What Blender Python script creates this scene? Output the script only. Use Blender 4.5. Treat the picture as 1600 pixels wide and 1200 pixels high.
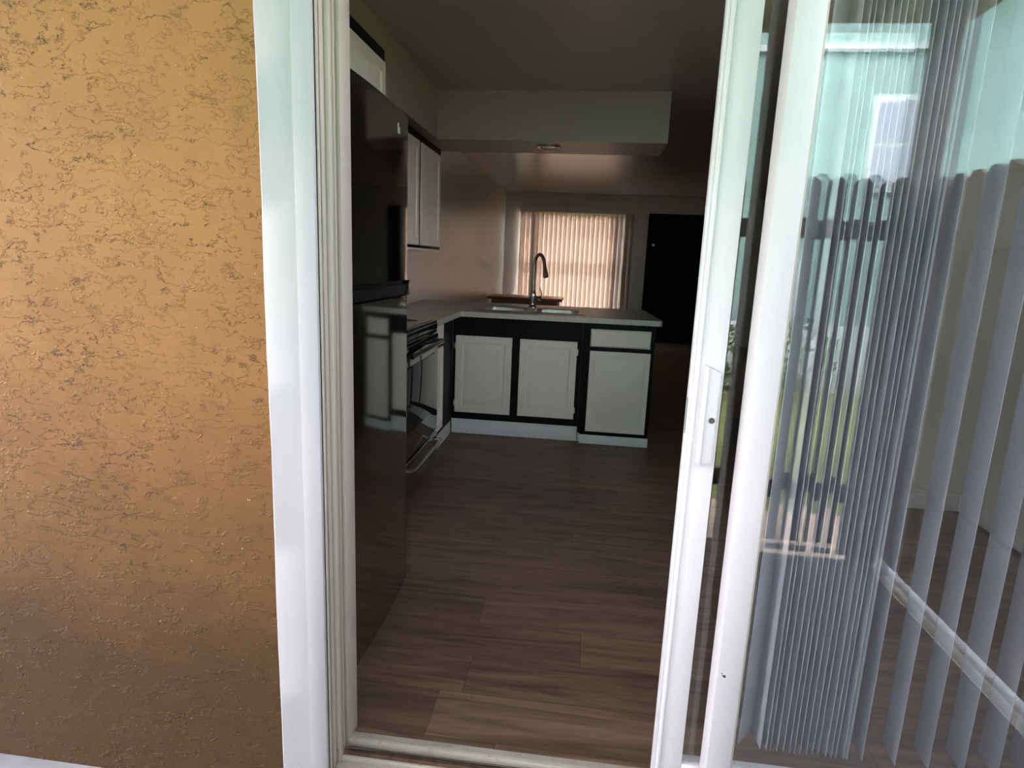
import bpy, bmesh, math, random
from mathutils import Vector, Matrix
random.seed(7)
for o in list(bpy.data.objects):
    bpy.data.objects.remove(o)
S = bpy.context.scene
C = S.collection
PI = math.pi

# ------------------------------------------------------------------ camera
CAM_H = 1.29
cam_d = bpy.data.cameras.new('camera')
cam = bpy.data.objects.new('camera', cam_d)
C.objects.link(cam)
cam_d.sensor_width = 36.0
cam_d.lens = 961.96 / 1600 * 36.0
cam_d.clip_start = 0.02
cam_d.clip_end = 200
_r = (0.99203699, 0.11943445, 0.03997533)
_d = (0.06258405, -0.19202278, -0.97939292)
_f = (-0.10929708, 0.97409582, -0.19796839)
cam.matrix_world = Matrix(((_r[0], -_d[0], -_f[0], 0), (_r[1], -_d[1], -_f[1], 0), (_r[2], -_d[2], -_f[2], CAM_H), (0, 0, 0, 1)))
S.camera = cam

# ------------------------------------------------------------------ sky, sun, exposure
W = bpy.data.worlds.new('sky')
S.world = W
W.use_nodes = True
wn = W.node_tree
wn.nodes.clear()
wo = wn.nodes.new('ShaderNodeOutputWorld')
bg = wn.nodes.new('ShaderNodeBackground')
sky = wn.nodes.new('ShaderNodeTexSky')
sky.sky_type = 'NISHITA'
sky.sun_disc = False
sky.sun_elevation = math.radians(62)
sky.sun_rotation = math.radians(-25)
sky.air_density = 1.0
sky.dust_density = 1.5
hs = wn.nodes.new('ShaderNodeHueSaturation')
hs.inputs['Saturation'].default_value = 0.28
wn.links.new(sky.outputs[0], hs.inputs['Color'])
tn = wn.nodes.new('ShaderNodeMix')
tn.data_type = 'RGBA'
tn.blend_type = 'MULTIPLY'
tn.inputs[0].default_value = 1.0
tn.inputs[7].default_value = (1.05, 0.97, 0.99, 1)
wn.links.new(hs.outputs[0], tn.inputs[6])
wn.links.new(tn.outputs[2], bg.inputs[0])
bg.inputs[1].default_value = 1.0
wn.links.new(bg.outputs[0], wo.inputs[0])

sun_d = bpy.data.lights.new('sun', 'SUN')
sun_d.energy = 2.9
sun_d.angle = math.radians(1.5)
sun_d.color = (1.0, 0.90, 0.83)
sun = bpy.data.objects.new('sun', sun_d)
C.objects.link(sun)
_el, _az = math.radians(54), math.radians(-20)       # towards the sun: over the house, a little to the left
_to = Vector((math.sin(_az) * math.cos(_el), math.cos(_az) * math.cos(_el), math.sin(_el)))
sun.rotation_euler = _to.to_track_quat('Z', 'Y').to_euler()

S.view_settings.view_transform = 'Standard'
S.view_settings.look = 'None'
S.view_settings.gamma = 1
S.view_settings.use_curve_mapping = False
S.view_settings.exposure = 2.62
S.cycles.max_bounces = 14
S.cycles.diffuse_bounces = 6
S.cycles.glossy_bounces = 6
S.cycles.transmission_bounces = 8
S.cycles.transparent_max_bounces = 24
S.cycles.sample_clamp_indirect = 6
S.cycles.caustics_reflective = False
S.cycles.caustics_refractive = False

# ------------------------------------------------------------------ materials
def newmat(name):
    m = bpy.data.materials.new(name)
    m.use_nodes = True
    nt = m.node_tree
    b = nt.nodes['Principled BSDF']
    return m, nt, b

def N(nt, typ, **kw):
    n = nt.nodes.new(typ)
    for k, v in kw.items():
        if k in n.inputs.keys():
            n.inputs[k].default_value = v
        else:
            setattr(n, k, v)
    return n

def L(nt, a, b):
    nt.links.new(a, b)

def math_n(nt, op, a, b=None, c=None, clamp=False):
    n = nt.nodes.new('ShaderNodeMath')
    n.operation = op
    n.use_clamp = clamp
    for i, v in enumerate((a, b, c)):
        if v is None:
            continue
        if isinstance(v, (int, float)):
            n.inputs[i].default_value = v
        else:
            nt.links.new(v, n.inputs[i])
    return n.outputs[0]

def mixc(nt, fac, a, b, blend='MIX'):
    n = nt.nodes.new('ShaderNodeMix')
    n.data_type = 'RGBA'
    n.blend_type = blend
    if isinstance(fac, (int, float)):
        n.inputs[0].default_value = fac
    else:
        nt.links.new(fac, n.inputs[0])
    for v, s in ((a, n.inputs[6]), (b, n.inputs[7])):
        if isinstance(v, tuple):
            s.default_value = (*v, 1) if len(v) == 3 else v
        else:
            nt.links.new(v, s)
    return n.outputs[2]

def ramp(nt, src, stops):
    n = nt.nodes.new('ShaderNodeValToRGB')
    e = n.color_ramp.elements
    while len(e) < len(stops):
        e.new(0.5)
    for i, (p, c) in enumerate(stops):
        e[i].position = p
        e[i].color = (c, c, c, 1) if isinstance(c, (int, float)) else (*c, 1)
    nt.links.new(src, n.inputs[0])
    return n.outputs[0]

def coords(nt, scale=(1, 1, 1), rot=(0, 0, 0)):
    g = nt.nodes.new('ShaderNodeNewGeometry')
    mp = nt.nodes.new('ShaderNodeMapping')
    mp.inputs['Scale'].default_value = scale
    mp.inputs['Rotation'].default_value = rot
    nt.links.new(g.outputs['Position'], mp.inputs[0])
    return mp.outputs[0]

def noise(nt, vec, scale, detail=4, rough=0.55, dist=0.0):
    n = nt.nodes.new('ShaderNodeTexNoise')
    n.inputs['Scale'].default_value = scale
    n.inputs['Detail'].default_value = detail
    n.inputs['Roughness'].default_value = rough
    n.inputs['Distortion'].default_value = dist
    nt.links.new(vec, n.inputs['Vector'])
    return n.outputs[0]

def bump(nt, h, strength, dist, b):
    n = nt.nodes.new('ShaderNodeBump')
    n.inputs['Strength'].default_value = strength
    n.inputs['Distance'].default_value = dist
    nt.links.new(h, n.inputs['Height'])
    nt.links.new(n.outputs[0], b.inputs['Normal'])
    return n

def paint(name, col, rough=0.5, var=0.06, scale=6, bmp=0.0, metal=0.0, bscale=80, spec=None):
    m, nt, b = newmat(name)
    v = coords(nt)
    f = noise(nt, v, scale, 5)
    lo = tuple(c * (1 - var) for c in col)
    hi = tuple(min(1, c * (1 + var)) for c in col)
    L(nt, mixc(nt, ramp(nt, f, [(0.3, 0.0), (0.7, 1.0)]), lo, hi), b.inputs['Base Color'])
    b.inputs['Roughness'].default_value = rough
    b.inputs['Metallic'].default_value = metal
    if spec is not None:
        b.inputs['Specular IOR Level'].default_value = spec
    if bmp:
        bump(nt, noise(nt, v, bscale, 3), bmp, 0.002, b)
    return m

def stucco(name, col, dark, sc=1.0, depth=0.006, grime=False):
    """skip-trowelled stucco: flat laps ending in ragged, mostly horizontal lips"""
    m, nt, b = newmat(name)
    v = coords(nt, (1, 1, 1))
    g = noise(nt, v, 2.6 * sc, 3)                       # slow field that thins the marks out
    warp = N(nt, 'ShaderNodeTexNoise', Scale=26.0 * sc, Detail=4.0, Roughness=0.65)
    L(nt, v, warp.inputs['Vector'])
    va = nt.nodes.new('ShaderNodeVectorMath'); va.operation = 'MULTIPLY_ADD'
    L(nt, warp.outputs['Color'], va.inputs[0])
    va.inputs[1].default_value = (0.05 / sc, 0.05 / sc, 0.042 / sc)
    L(nt, v, va.inputs[2])
    def mapped(scale, loc):
        mp = nt.nodes.new('ShaderNodeMapping')
        mp.inputs['Scale'].default_value = scale
        mp.inputs['Location'].default_value = loc
        L(nt, va.outputs[0], mp.inputs[0])
        return mp.outputs[0]
    n1 = noise(nt, mapped((4.5 * sc, 4.5 * sc, 17 * sc), (0, 0, 0)), 1.0, 4, 0.55, 0.2)
    n2 = noise(nt, mapped((15 * sc, 15 * sc, 46 * sc), (3.1, 7.7, 1.3)), 1.0, 4, 0.6, 0.4)
    def lip(n, w, mid):
        d = math_n(nt, 'ABSOLUTE', math_n(nt, 'SUBTRACT', n, mid))
        return math_n(nt, 'SUBTRACT', 1.0, math_n(nt, 'DIVIDE', d, w, clamp=True), clamp=True)
    sel = ramp(nt, noise(nt, coords(nt, (1, 1, 1.6)), 24 * sc, 4, 0.65), [(0.50, 0.0), (0.57, 1.0)])
    sel2 = ramp(nt, noise(nt, coords(nt, (1, 1, 1.4)), 33 * sc, 3, 0.6), [(0.53, 0.0), (0.60, 1.0)])
    c1 = math_n(nt, 'MULTIPLY', lip(n1, 0.0095, 0.5), sel)
    c2 = math_n(nt, 'MULTIPLY', lip(n2, 0.020, 0.47), sel2)
    c3 = math_n(nt, 'MULTIPLY', lip(n1, 0.0065, 0.60), sel2)
    c4 = math_n(nt, 'MULTIPLY', lip(n1, 0.006, 0.41), sel2)
    thin = ramp(nt, g, [(0.36, 0.3), (0.60, 1.0)])
    cr = math_n(nt, 'MAXIMUM', math_n(nt, 'MAXIMUM', c1, math_n(nt, 'MULTIPLY', c2, 0.8)), math_n(nt, 'MAXIMUM', c3, c4))
    cr = math_n(nt, 'MULTIPLY', cr, thin)
    tone = ramp(nt, noise(nt, v, 4 * sc, 6, 0.65), [(0.25, tuple(c * 0.88 for c in col)), (0.5, col), (0.78, tuple(min(1, c * 1.10) for c in col))])
    fine = noise(nt, coords(nt, (1, 1, 2.2)), 60 * sc, 5, 0.65)
    tone = mixc(nt, math_n(nt, 'MULTIPLY', fine, 0.18), tone, tuple(c * 0.6 for c in col))
    speck = ramp(nt, noise(nt, v, 150 * sc, 1), [(0.80, 0.0), (0.82, 1.0)])
    colr = mixc(nt, math_n(nt, 'MULTIPLY', cr, 0.95), tone, dark)  # lip lines darkened in the colour: crevice dirt plus shadow under the ridges
    if grime:      # rain splash and dirt ground into the foot of the wall, ragged at its upper edge
        gg = nt.nodes.new('ShaderNodeNewGeometry')
        ss = nt.nodes.new('ShaderNodeSeparateXYZ'); L(nt, gg.outputs['Position'], ss.inputs[0])
        zz = math_n(nt, 'ADD', ss.outputs[2], math_n(nt, 'MULTIPLY', math_n(nt, 'SUBTRACT', noise(nt, v, 2.2, 6, 0.7), 0.5), 0.7))
        low = ramp(nt, math_n(nt, 'MULTIPLY', zz, 0.5), [(0.13, 1.0), (0.74, 0.0)])
        colr = mixc(nt, math_n(nt, 'MULTIPLY', low, 1.0), colr, tuple(c * k for c, k in zip(col, (0.20, 0.21, 0.22))))
    colr = mixc(nt, math_n(nt, 'MULTIPLY', speck, 0.5), colr, (0.8, 0.76, 0.66))
    L(nt, colr, b.inputs['Base Color'])
    b.inputs['Roughness'].default_value = 0.7
    b.inputs['Specular IOR Level'].default_value = 0.25
    laps = ramp(nt, n1, [(0.49, 0.0), (0.503, 1.0)])
    laps2 = ramp(nt, n2, [(0.46, 0.0), (0.475, 1.0)])
    h = math_n(nt, 'ADD', math_n(nt, 'MULTIPLY', laps, 0.30), math_n(nt, 'MULTIPLY', fine, 0.20))
    h = math_n(nt, 'ADD', h, math_n(nt, 'MULTIPLY', math_n(nt, 'MULTIPLY', laps2, sel2), 0.35))
    h = math_n(nt, 'SUBTRACT', h, math_n(nt, 'MULTIPLY', cr, 0.9))
    h = math_n(nt, 'ADD', h, math_n(nt, 'MULTIPLY', noise(nt, v, 12 * sc, 3), 0.9))
    bump(nt, h, 0.75, depth, b)
    return m

def planks(name):
    m, nt, b = newmat(name)
    g = nt.nodes.new('ShaderNodeNewGeometry')
    sp = nt.nodes.new('ShaderNodeSeparateXYZ')
    L(nt, g.outputs['Position'], sp.inputs[0])
    PW, PLN = 0.182, 1.22
    row = math_n(nt, 'FLOOR', math_n(nt, 'DIVIDE', math_n(nt, 'ADD', sp.outputs[1], 10.03), PW))
    fy = math_n(nt, 'FRACT', math_n(nt, 'DIVIDE', math_n(nt, 'ADD', sp.outputs[1], 10.03), PW))
    wr = nt.nodes.new('ShaderNodeTexWhiteNoise'); wr.noise_dimensions = '1D'
    L(nt, row, wr.inputs['W'])
    xx = math_n(nt, 'ADD', math_n(nt, 'DIVIDE', math_n(nt, 'ADD', sp.outputs[0], 10.0), PLN), wr.outputs[0])
    col = math_n(nt, 'FLOOR', xx)
    fx = math_n(nt, 'FRACT', xx)
    idc = nt.nodes.new('ShaderNodeCombineXYZ')
    L(nt, row, idc.inputs[0]); L(nt, col, idc.inputs[1])
    wn2 = nt.nodes.new('ShaderNodeTexWhiteNoise'); wn2.noise_dimensions = '2D'
    L(nt, idc.outputs[0], wn2.inputs['Vector'])
    rnd = wn2.outputs[0]
    # grain runs along x; offset per plank
    off = nt.nodes.new('ShaderNodeCombineXYZ')
    L(nt, math_n(nt, 'ADD', math_n(nt, 'MULTIPLY', sp.outputs[0], 1.9), math_n(nt, 'MULTIPLY', rnd, 37.0)), off.inputs[0])
    L(nt, math_n(nt, 'MULTIPLY', sp.outputs[1], 21.0), off.inputs[1])
    L(nt, math_n(nt, 'MULTIPLY', rnd, 91.0), off.inputs[2])
    gr = noise(nt, off.outputs[0], 1.0, 7, 0.62, 1.1)
    off2 = nt.nodes.new('ShaderNodeCombineXYZ')
    L(nt, math_n(nt, 'ADD', math_n(nt, 'MULTIPLY', sp.outputs[0], 4.0), math_n(nt, 'MULTIPLY', rnd, 11.0)), off2.inputs[0])
    L(nt, math_n(nt, 'MULTIPLY', sp.outputs[1], 120.0), off2.inputs[1])
    L(nt, rnd, off2.inputs[2])
    gf = noise(nt, off2.outputs[0], 1.0, 4, 0.6, 0.3)
    base = ramp(nt, gr, [(0.27, (0.030, 0.017, 0.011)), (0.40, (0.092, 0.058, 0.038)), (0.52, (0.155, 0.102, 0.068)), (0.74, (0.24, 0.165, 0.113))])
    base = mixc(nt, math_n(nt, 'MULTIPLY', gf, 0.35), base, (0.15, 0.095, 0.075))
    tint = ramp(nt, rnd, [(0.0, (0.72, 0.69, 0.68)), (0.4, (1.0, 0.97, 0.95)), (0.7, (0.88, 0.88, 0.90)), (1.0, (1.12, 1.07, 1.0))])
    base = mixc(nt, 1.0, base, tint, 'MULTIPLY')
    ey = math_n(nt, 'MINIMUM', fy, math_n(nt, 'SUBTRACT', 1.0, fy))
    ex = math_n(nt, 'MINIMUM', fx, math_n(nt, 'SUBTRACT', 1.0, fx))
    sy = math_n(nt, 'LESS_THAN', ey, 0.007)
    sx = math_n(nt, 'LESS_THAN', ex, 0.0011)
    seam = math_n(nt, 'MAXIMUM', sy, sx)
    base = mixc(nt, math_n(nt, 'MULTIPLY', seam, 0.65), base, (0.03, 0.02, 0.016))
    L(nt, base, b.inputs['Base Color'])
    L(nt, ramp(nt, gf, [(0.2, 0.36), (0.8, 0.5)]), b.inputs['Roughness'])
    h = math_n(nt, 'SUBTRACT', math_n(nt, 'MULTIPLY', gf, 0.3), seam)
    bump(nt, h, 0.25, 0.001, b)
    return m

def glass(name, ior=1.85, tint=(0.985, 0.99, 0.99)):
    m, nt, b = newmat(name)
    nt.nodes.remove(b)
    out = nt.nodes['Material Output']
    tr = N(nt, 'ShaderNodeBsdfTransparent'); tr.inputs[0].default_value = (*tint, 1)
    gl = N(nt, 'ShaderNodeBsdfGlossy'); gl.inputs['Roughness'].default_value = 0.0
    gl.inputs[0].default_value = (0.97, 1, 0.99, 1)
    fr = N(nt, 'ShaderNodeFresnel'); fr.inputs['IOR'].default_value = ior
    mx = nt.nodes.new('ShaderNodeMixShader')
    # Fresnel seen from inside the pane would flip: the same value holds on both faces
    g = nt.nodes.new('ShaderNodeNewGeometry')
    # Blender inverts the IOR on back faces itself, so hand it the inverse there
    inv = math_n(nt, 'ADD', math_n(nt, 'MULTIPLY', g.outputs['Backfacing'], (1.0 / ior) - ior), ior)
    L(nt, inv, fr.inputs['IOR'])
    L(nt, fr.outputs[0], mx.inputs[0])
    L(nt, tr.outputs[0], mx.inputs[1]); L(nt, gl.outputs[0], mx.inputs[2])
    L(nt, mx.outputs[0], out.inputs[0])
    return m

def vinyl(name, col, trans, fac):
    m, nt, b = newmat(name)
    out = nt.nodes['Material Output']
    v = coords(nt, (40, 40, 0.6))
    f = noise(nt, v, 1.0, 3)
    L(nt, mixc(nt, f, tuple(c * 0.94 for c in col), col), b.inputs['Base Color'])
    b.inputs['Roughness'].default_value = 0.42
    t = N(nt, 'ShaderNodeBsdfTranslucent'); t.inputs[0].default_value = (*trans, 1)
    mx = nt.nodes.new('ShaderNodeMixShader'); mx.inputs[0].default_value = fac
    L(nt, b.outputs[0], mx.inputs[1]); L(nt, t.outputs[0], mx.inputs[2])
    L(nt, mx.outputs[0], out.inputs[0])
    return m

def steel(name, col=(0.46, 0.45, 0.44), rough=0.2, wave=0.0, brush=(1, 1, 60)):
    m, nt, b = newmat(name)
    b.inputs['Metallic'].default_value = 1.0
    v = coords(nt, brush)
    f = noise(nt, v, 6.0, 4)
    L(nt, mixc(nt, f, tuple(c * 0.93 for c in col), tuple(min(1, c * 1.07) for c in col)), b.inputs['Base Color'])
    L(nt, ramp(nt, f, [(0.2, rough * 0.85), (0.8, rough * 1.15)]), b.inputs['Roughness'])
    if wave:
        bump(nt, noise(nt, coords(nt, (1, 1, 0.45)), 3.5, 1), wave, 0.02, b)
    return m

def old_paint(name, col=(0.80, 0.82, 0.82), chips=0.0, grime=(0.30, 0.24, 0.17), rough=0.58):
    m, nt, b = newmat(name)
    v = coords(nt)
    f = noise(nt, coords(nt, (14, 14, 1.2)), 2.0, 5)
    c = mixc(nt, ramp(nt, f, [(0.35, 0.0), (0.75, 1.0)]), tuple(x * 0.93 for x in col), col)
    sp = ramp(nt, noise(nt, v, 70, 3, 0.6), [(0.72, 0.0), (0.76, 1.0)])
    area = ramp(nt, noise(nt, v, 4, 2), [(0.5, 0.0), (0.62, 1.0)])
    c = mixc(nt, math_n(nt, 'MULTIPLY', math_n(nt, 'MULTIPLY', sp, area), 0.35 + chips), c, grime)
    g = nt.nodes.new('ShaderNodeNewGeometry')
    s = nt.nodes.new('ShaderNodeSeparateXYZ'); L(nt, g.outputs['Position'], s.inputs[0])
    low = ramp(nt, math_n(nt, 'ADD', s.outputs[2], 0.3), [(0.3, 1.0), (0.56, 0.0)])
    wear = ramp(nt, noise(nt, v, 38, 5, 0.7), [(0.60, 0.0), (0.64, 1.0)])
    c = mixc(nt, math_n(nt, 'MULTIPLY', math_n(nt, 'MULTIPLY', low, wear), 0.55 + chips), c, grime)
    L(nt, c, b.inputs['Base Color'])
    b.inputs['Roughness'].default_value = rough
    bump(nt, noise(nt, coords(nt, (10, 10, 3)), 9, 4), 0.15, 0.003, b)
    return m

M = {}
M['stucco'] = stucco('tan stucco', (0.33, 0.15, 0.045), (0.035, 0.016, 0.005), grime=True)
M['teal'] = stucco('teal stucco', (0.185, 0.30, 0.272), (0.07, 0.13, 0.12), 0.6, 0.012)
M['trim'] = old_paint('white trim paint', (0.375, 0.365, 0.37))
M['sash'] = old_paint('white door frame paint', (0.525, 0.505, 0.51), 0.1, (0.36, 0.34, 0.30))
M['sash_lit'] = old_paint('white door frame paint lightened for shade', (0.64, 0.615, 0.625), 0.1, (0.36, 0.34, 0.30))  # same paint as the fixed panel, lightened to offset its recess shade
M['cream'] = old_paint('cream track paint', (0.40, 0.365, 0.305), 0.25)
M['dirt'] = paint('dirty sill groove', (0.13, 0.075, 0.045), 0.9, 0.5, 50)
M['wall'] = paint('wall semi gloss', (0.70, 0.66, 0.62), 0.30, 0.03, 2, 0.25, bscale=35)
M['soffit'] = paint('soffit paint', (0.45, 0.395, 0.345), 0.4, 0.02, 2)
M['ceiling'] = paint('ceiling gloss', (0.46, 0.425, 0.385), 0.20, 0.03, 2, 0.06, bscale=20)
M['floor'] = planks('plank floor')
M['patio'] = paint('painted concrete', (0.24, 0.24, 0.255), 0.7, 0.2, 9, 0.4)
M['white'] = paint('cabinet door white', (0.88, 0.80, 0.73), 0.38, 0.02, 4)
M['plinth'] = paint('white plinth paint', (0.76, 0.77, 0.79), 0.4, 0.03, 4)
M['black'] = paint('cabinet frame black', (0.006, 0.006, 0.007), 0.5, 0.3, 6, 0.1, spec=0.12)
M['blackgloss'] = paint('black enamel', (0.008, 0.008, 0.009), 0.12, 0.2, 6)
M['blackglass'] = paint('black ceramic glass', (0.012, 0.011, 0.011), 0.04, 0.2, 6)
M['counter'] = paint('laminate worktop', (0.56, 0.535, 0.475), 0.33, 0.05, 40)
M['steel'] = steel('brushed steel', rough=0.24)
M['sinksteel'] = steel('sink steel', (0.5, 0.48, 0.45), 0.36)
M['fridge'] = steel('refrigerator steel', (0.46, 0.43, 0.41), 0.08, 0.03)
M['fridgeside'] = paint('refrigerator side grey', (0.05, 0.05, 0.05), 0.5)
M['chrome'] = steel('chrome', (0.5, 0.5, 0.5), 0.08)
M['nickel'] = steel('polished nickel', (0.62, 0.60, 0.57), 0.16)
M['plastic'] = paint('white plastic', (0.72, 0.70, 0.66), 0.35, 0.02)
M['glass'] = glass('door glass', 1.48)
M['winglass'] = glass('window glass', 1.5)
M['vane'] = vinyl('white vinyl vane', (0.50, 0.505, 0.56), (0.55, 0.56, 0.62), 0.30)
M['peach'] = vinyl('cream vinyl vane', (0.72, 0.64, 0.58), (0.68, 0.57, 0.49), 0.25)
M['door'] = paint('near black door paint', (0.008, 0.007, 0.007), 0.6, 0.2, spec=0.2)
M['wood'] = paint('red brown table wood', (0.42, 0.19, 0.09), 0.3, 0.35, 12)
M['fence'] = paint('dark weathered fence wood', (0.12, 0.11, 0.098), 0.8, 0.35, 14, 0.4)
M['post'] = paint('dark porch post paint', (0.12, 0.105, 0.095), 0.7, 0.15, 10)
M['porchwood'] = paint('porch ceiling wood', (0.20, 0.17, 0.13), 0.7, 0.4, 7)
M['sunstrip'] = paint('white curb paint', (0.78, 0.78, 0.75), 0.7, 0.12, 12)  # painted white in place of sunlight coming in beneath the side fence
M['paver'] = paint('tan pavers', (0.55, 0.42, 0.30), 0.9, 0.2, 14)
M['grass'] = paint('lawn green', (0.115, 0.14, 0.04), 0.9, 0.35, 25, 0.6)
M['leaf'] = paint('shrub leaf', (0.05, 0.10, 0.03), 0.7, 0.4, 20)
M['fascia'] = paint('white fascia', (0.33, 0.40, 0.39), 0.6)
M['baseb'] = paint('baseboard white', (0.74, 0.74, 0.72), 0.4)
M['hole'] = paint('lock hole dark', (0.06, 0.055, 0.055), 0.5)
M['chip'] = paint('dark blue paint chip', (0.02, 0.02, 0.06), 0.5)
M['roof'] = paint('roof felt', (0.14, 0.13, 0.12), 0.9)
M['darkpane'] = paint('dark window blind', (0.24, 0.27, 0.32), 0.2)

# ------------------------------------------------------------------ builders
class MB:
    def __init__(s):
        s.bm = bmesh.new()
    def box(s, x0, x1, y0, y1, z0, z1, bev=0.0, seg=2):
        bm = bmesh.new()
        bmesh.ops.create_cube(bm, size=1)
        for v in bm.verts:
            v.co = Vector((x0 + (v.co.x + .5) * (x1 - x0), y0 + (v.co.y + .5) * (y1 - y0), z0 + (v.co.z + .5) * (z1 - z0)))
        if bev:
            bmesh.ops.bevel(bm, geom=list(bm.edges), offset=bev, segments=seg, profile=0.5, affect='EDGES')
        s.add(bm)
        return s
    def add(s, bm, mat=None):
        if mat is not None:
            bm.transform(mat)
        me = bpy.data.meshes.new('tmp')
        bm.to_mesh(me); bm.free()
        s.bm.from_mesh(me)
        bpy.data.meshes.remove(me)
    def prism(s, pts, lo, hi, axis='z', bev=0.0):
        """polygon in the two other axes, extruded along axis"""
        bm = bmesh.new()
        def P(a, b, c):
            return {'z': (a, b, c), 'y': (a, c, b), 'x': (c, a, b)}[axis]
        A = [bm.verts.new(P(a, b, lo)) for a, b in pts]
        B = [bm.verts.new(P(a, b, hi)) for a, b in pts]
        n = len(pts)
        bm.faces.new(A); bm.faces.new(B)
        for i in range(n):
            bm.faces.new((A[i], A[(i + 1) % n], B[(i + 1) % n], B[i]))
        bmesh.ops.recalc_face_normals(bm, faces=bm.faces)
        if bev:
            bmesh.ops.bevel(bm, geom=list(bm.edges), offset=bev, segments=2, profile=0.5, affect='EDGES')
        s.add(bm)
        return s
    def tube(s, pts, rad, seg=12, cap=True):
        pts = [Vector(p) for p in pts]
        n = len(pts)
        rads = rad if isinstance(rad, (list, tuple)) else [rad] * n
        bm = bmesh.new()
        rings = []
        up = None
        for i, p in enumerate(pts):
            t = (pts[min(i + 1, n - 1)] - pts[max(i - 1, 0)]).normalized()
            if up is None:
                up = Vector((0, 0, 1)) if abs(t.z) < 0.9 else Vector((1, 0, 0))
            a = t.cross(up)
            if a.length < 1e-5:
                a = t.cross(Vector((0, 1, 0)))
            a.normalize()
            bb = a.cross(t).normalized()
            up = bb
            rings.append([bm.verts.new(p + (a * math.cos(2 * PI * k / seg) + bb * math.sin(2 * PI * k / seg)) * rads[i]) for k in range(seg)])
        for i in range(n - 1):
            for k in range(seg):
                f = bm.faces.new((rings[i][k], rings[i][(k + 1) % seg], rings[i + 1][(k + 1) % seg], rings[i + 1][k]))
                f.smooth = True
        if cap:
            bm.faces.new(rings[0]); bm.faces.new(rings[-1])
        bmesh.ops.recalc_face_normals(bm, faces=bm.faces)
        s.add(bm)
        return s
    def lathe(s, prof, c, seg=24, axis='z'):
        bm = bmesh.new()
        rings = []
        for r, h in prof:
            ring = []
            for k in range(seg):
                a = 2 * PI * k / seg
                u, v = r * math.cos(a), r * math.sin(a)
                q = {'z': (u, v, h), 'x': (h, u, v), 'y': (u, h, v)}[axis]
                ring.append(bm.verts.new(Vector(q) + Vector(c)))
            rings.append(ring)
        for i in range(len(rings) - 1):
            for k in range(seg):
                f = bm.faces.new((rings[i][k], rings[i][(k + 1) % seg], rings[i + 1][(k + 1) % seg], rings[i + 1][k]))
                f.smooth = True
        bm.faces.new(rings[0]); bm.faces.new(rings[-1])
        bmesh.ops.recalc_face_normals(bm, faces=bm.faces)
        s.add(bm)
        return s
    def panel(s, u0, u1, z0, z1, t, rings, plane):
        """raised-panel door: u along the face, rings = [(inset, depth behind front)], plane(u, z, depth) -> xyz"""
        bm = bmesh.new()
        R = []
        seq = [(0, t)] + list(rings)
        for ins, d in seq:
            R.append([bm.verts.new(plane(u, z, d)) for u, z in ((u0 + ins, z0 + ins), (u1 - ins, z0 + ins), (u1 - ins, z1 - ins), (u0 + ins, z1 - ins))])
        bm.faces.new(R[0])
        for a, b in zip(R, R[1:]):
            for k in range(4):
                bm.faces.new((a[k], a[(k + 1) % 4], b[(k + 1) % 4], b[k]))
        bm.faces.new(R[-1])
        bmesh.ops.recalc_face_normals(bm, faces=bm.faces)
        s.add(bm)
        return s
    def build(s, name, mat, parent=None, smooth=False):
        me = bpy.data.meshes.new(name)
        o = bpy.data.objects.new(name, me)
        C.objects.link(o)
        if parent is not None:
            off = Vector((0, 0, 0))
            p = parent
            while p is not None:
                off += p.location
                p = p.parent
            for v in s.bm.verts:
                v.co -= off
            o.parent = parent
        if smooth:
            for f in s.bm.faces:
                f.smooth = True
        s.bm.to_mesh(me); s.bm.free()
        me.set_sharp_from_angle(angle=math.radians(38))
        me.materials.append(mat)
        return o

def tag(o, label, cat, group=None):
    o['label'] = label; o['category'] = cat
    if group:
        o['group'] = group
    return o

def thing(name, label, cat, loc, group=None):
    o = bpy.data.objects.new(name, None)
    o.empty_display_size = 0.1
    o.location = loc
    C.objects.link(o)
    return tag(o, label, cat, group)

def struct(o, label=None, cat=None):
    o['kind'] = 'structure'
    if label:
        o['label'] = label; o['category'] = cat
    return o

def sthing(name, label, cat, loc):
    return struct(thing(name, label, cat, loc))

DOOR_RINGS = [(0.0, 0.004), (0.004, 0.0), (0.050, 0.0), (0.054, 0.009), (0.064, 0.009), (0.084, 0.001), (0.086, 0.001)]
DOOR_RINGS_FLAT = [(0.0, 0.004), (0.005, 0.0), (0.045, 0.0), (0.049, 0.008), (0.058, 0.008), (0.072, 0.001)]
DRAWER_RINGS = [(0.0, 0.010), (0.010, 0.0)]
def face_y(Y):      # a door that looks towards -y
    return lambda u, z, d: (u, Y + d, z)
def face_x(X):      # a door that looks towards +x
    return lambda u, z, d: (X - d, u, z)

# ================================================================== SETTING
XL, XR, YD, YF, ZC = -1.42, 2.17, 1.42, 10.65, 2.40
struct(MB().box(XL - .1, XR + .1, YD, 3.55, -.12, 0).box(XL - .1, 4.7, 3.55, YF + .1, -.12, 0).build('floor', M['floor']), 'brown wood-look plank floor running through the kitchen', 'floor')
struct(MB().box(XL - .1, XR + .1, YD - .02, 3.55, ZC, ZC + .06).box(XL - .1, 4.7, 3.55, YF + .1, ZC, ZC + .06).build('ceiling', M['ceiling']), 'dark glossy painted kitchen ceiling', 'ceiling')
struct(MB().box(XL - .1, XL, YD, YF, 0, ZC).build('wall_left', M['wall']), 'left interior wall behind the kitchen cabinets', 'wall')
w = MB()
w.box(XR, XR + .1, YD, 1.60, 0, ZC); w.box(XR, XR + .1, 2.22, 3.65, 0, ZC)
w.box(XR, XR + .1, 1.60, 2.22, 0, 1.25); w.box(XR, XR + .1, 1.60, 2.22, 2.12, ZC)
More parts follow.
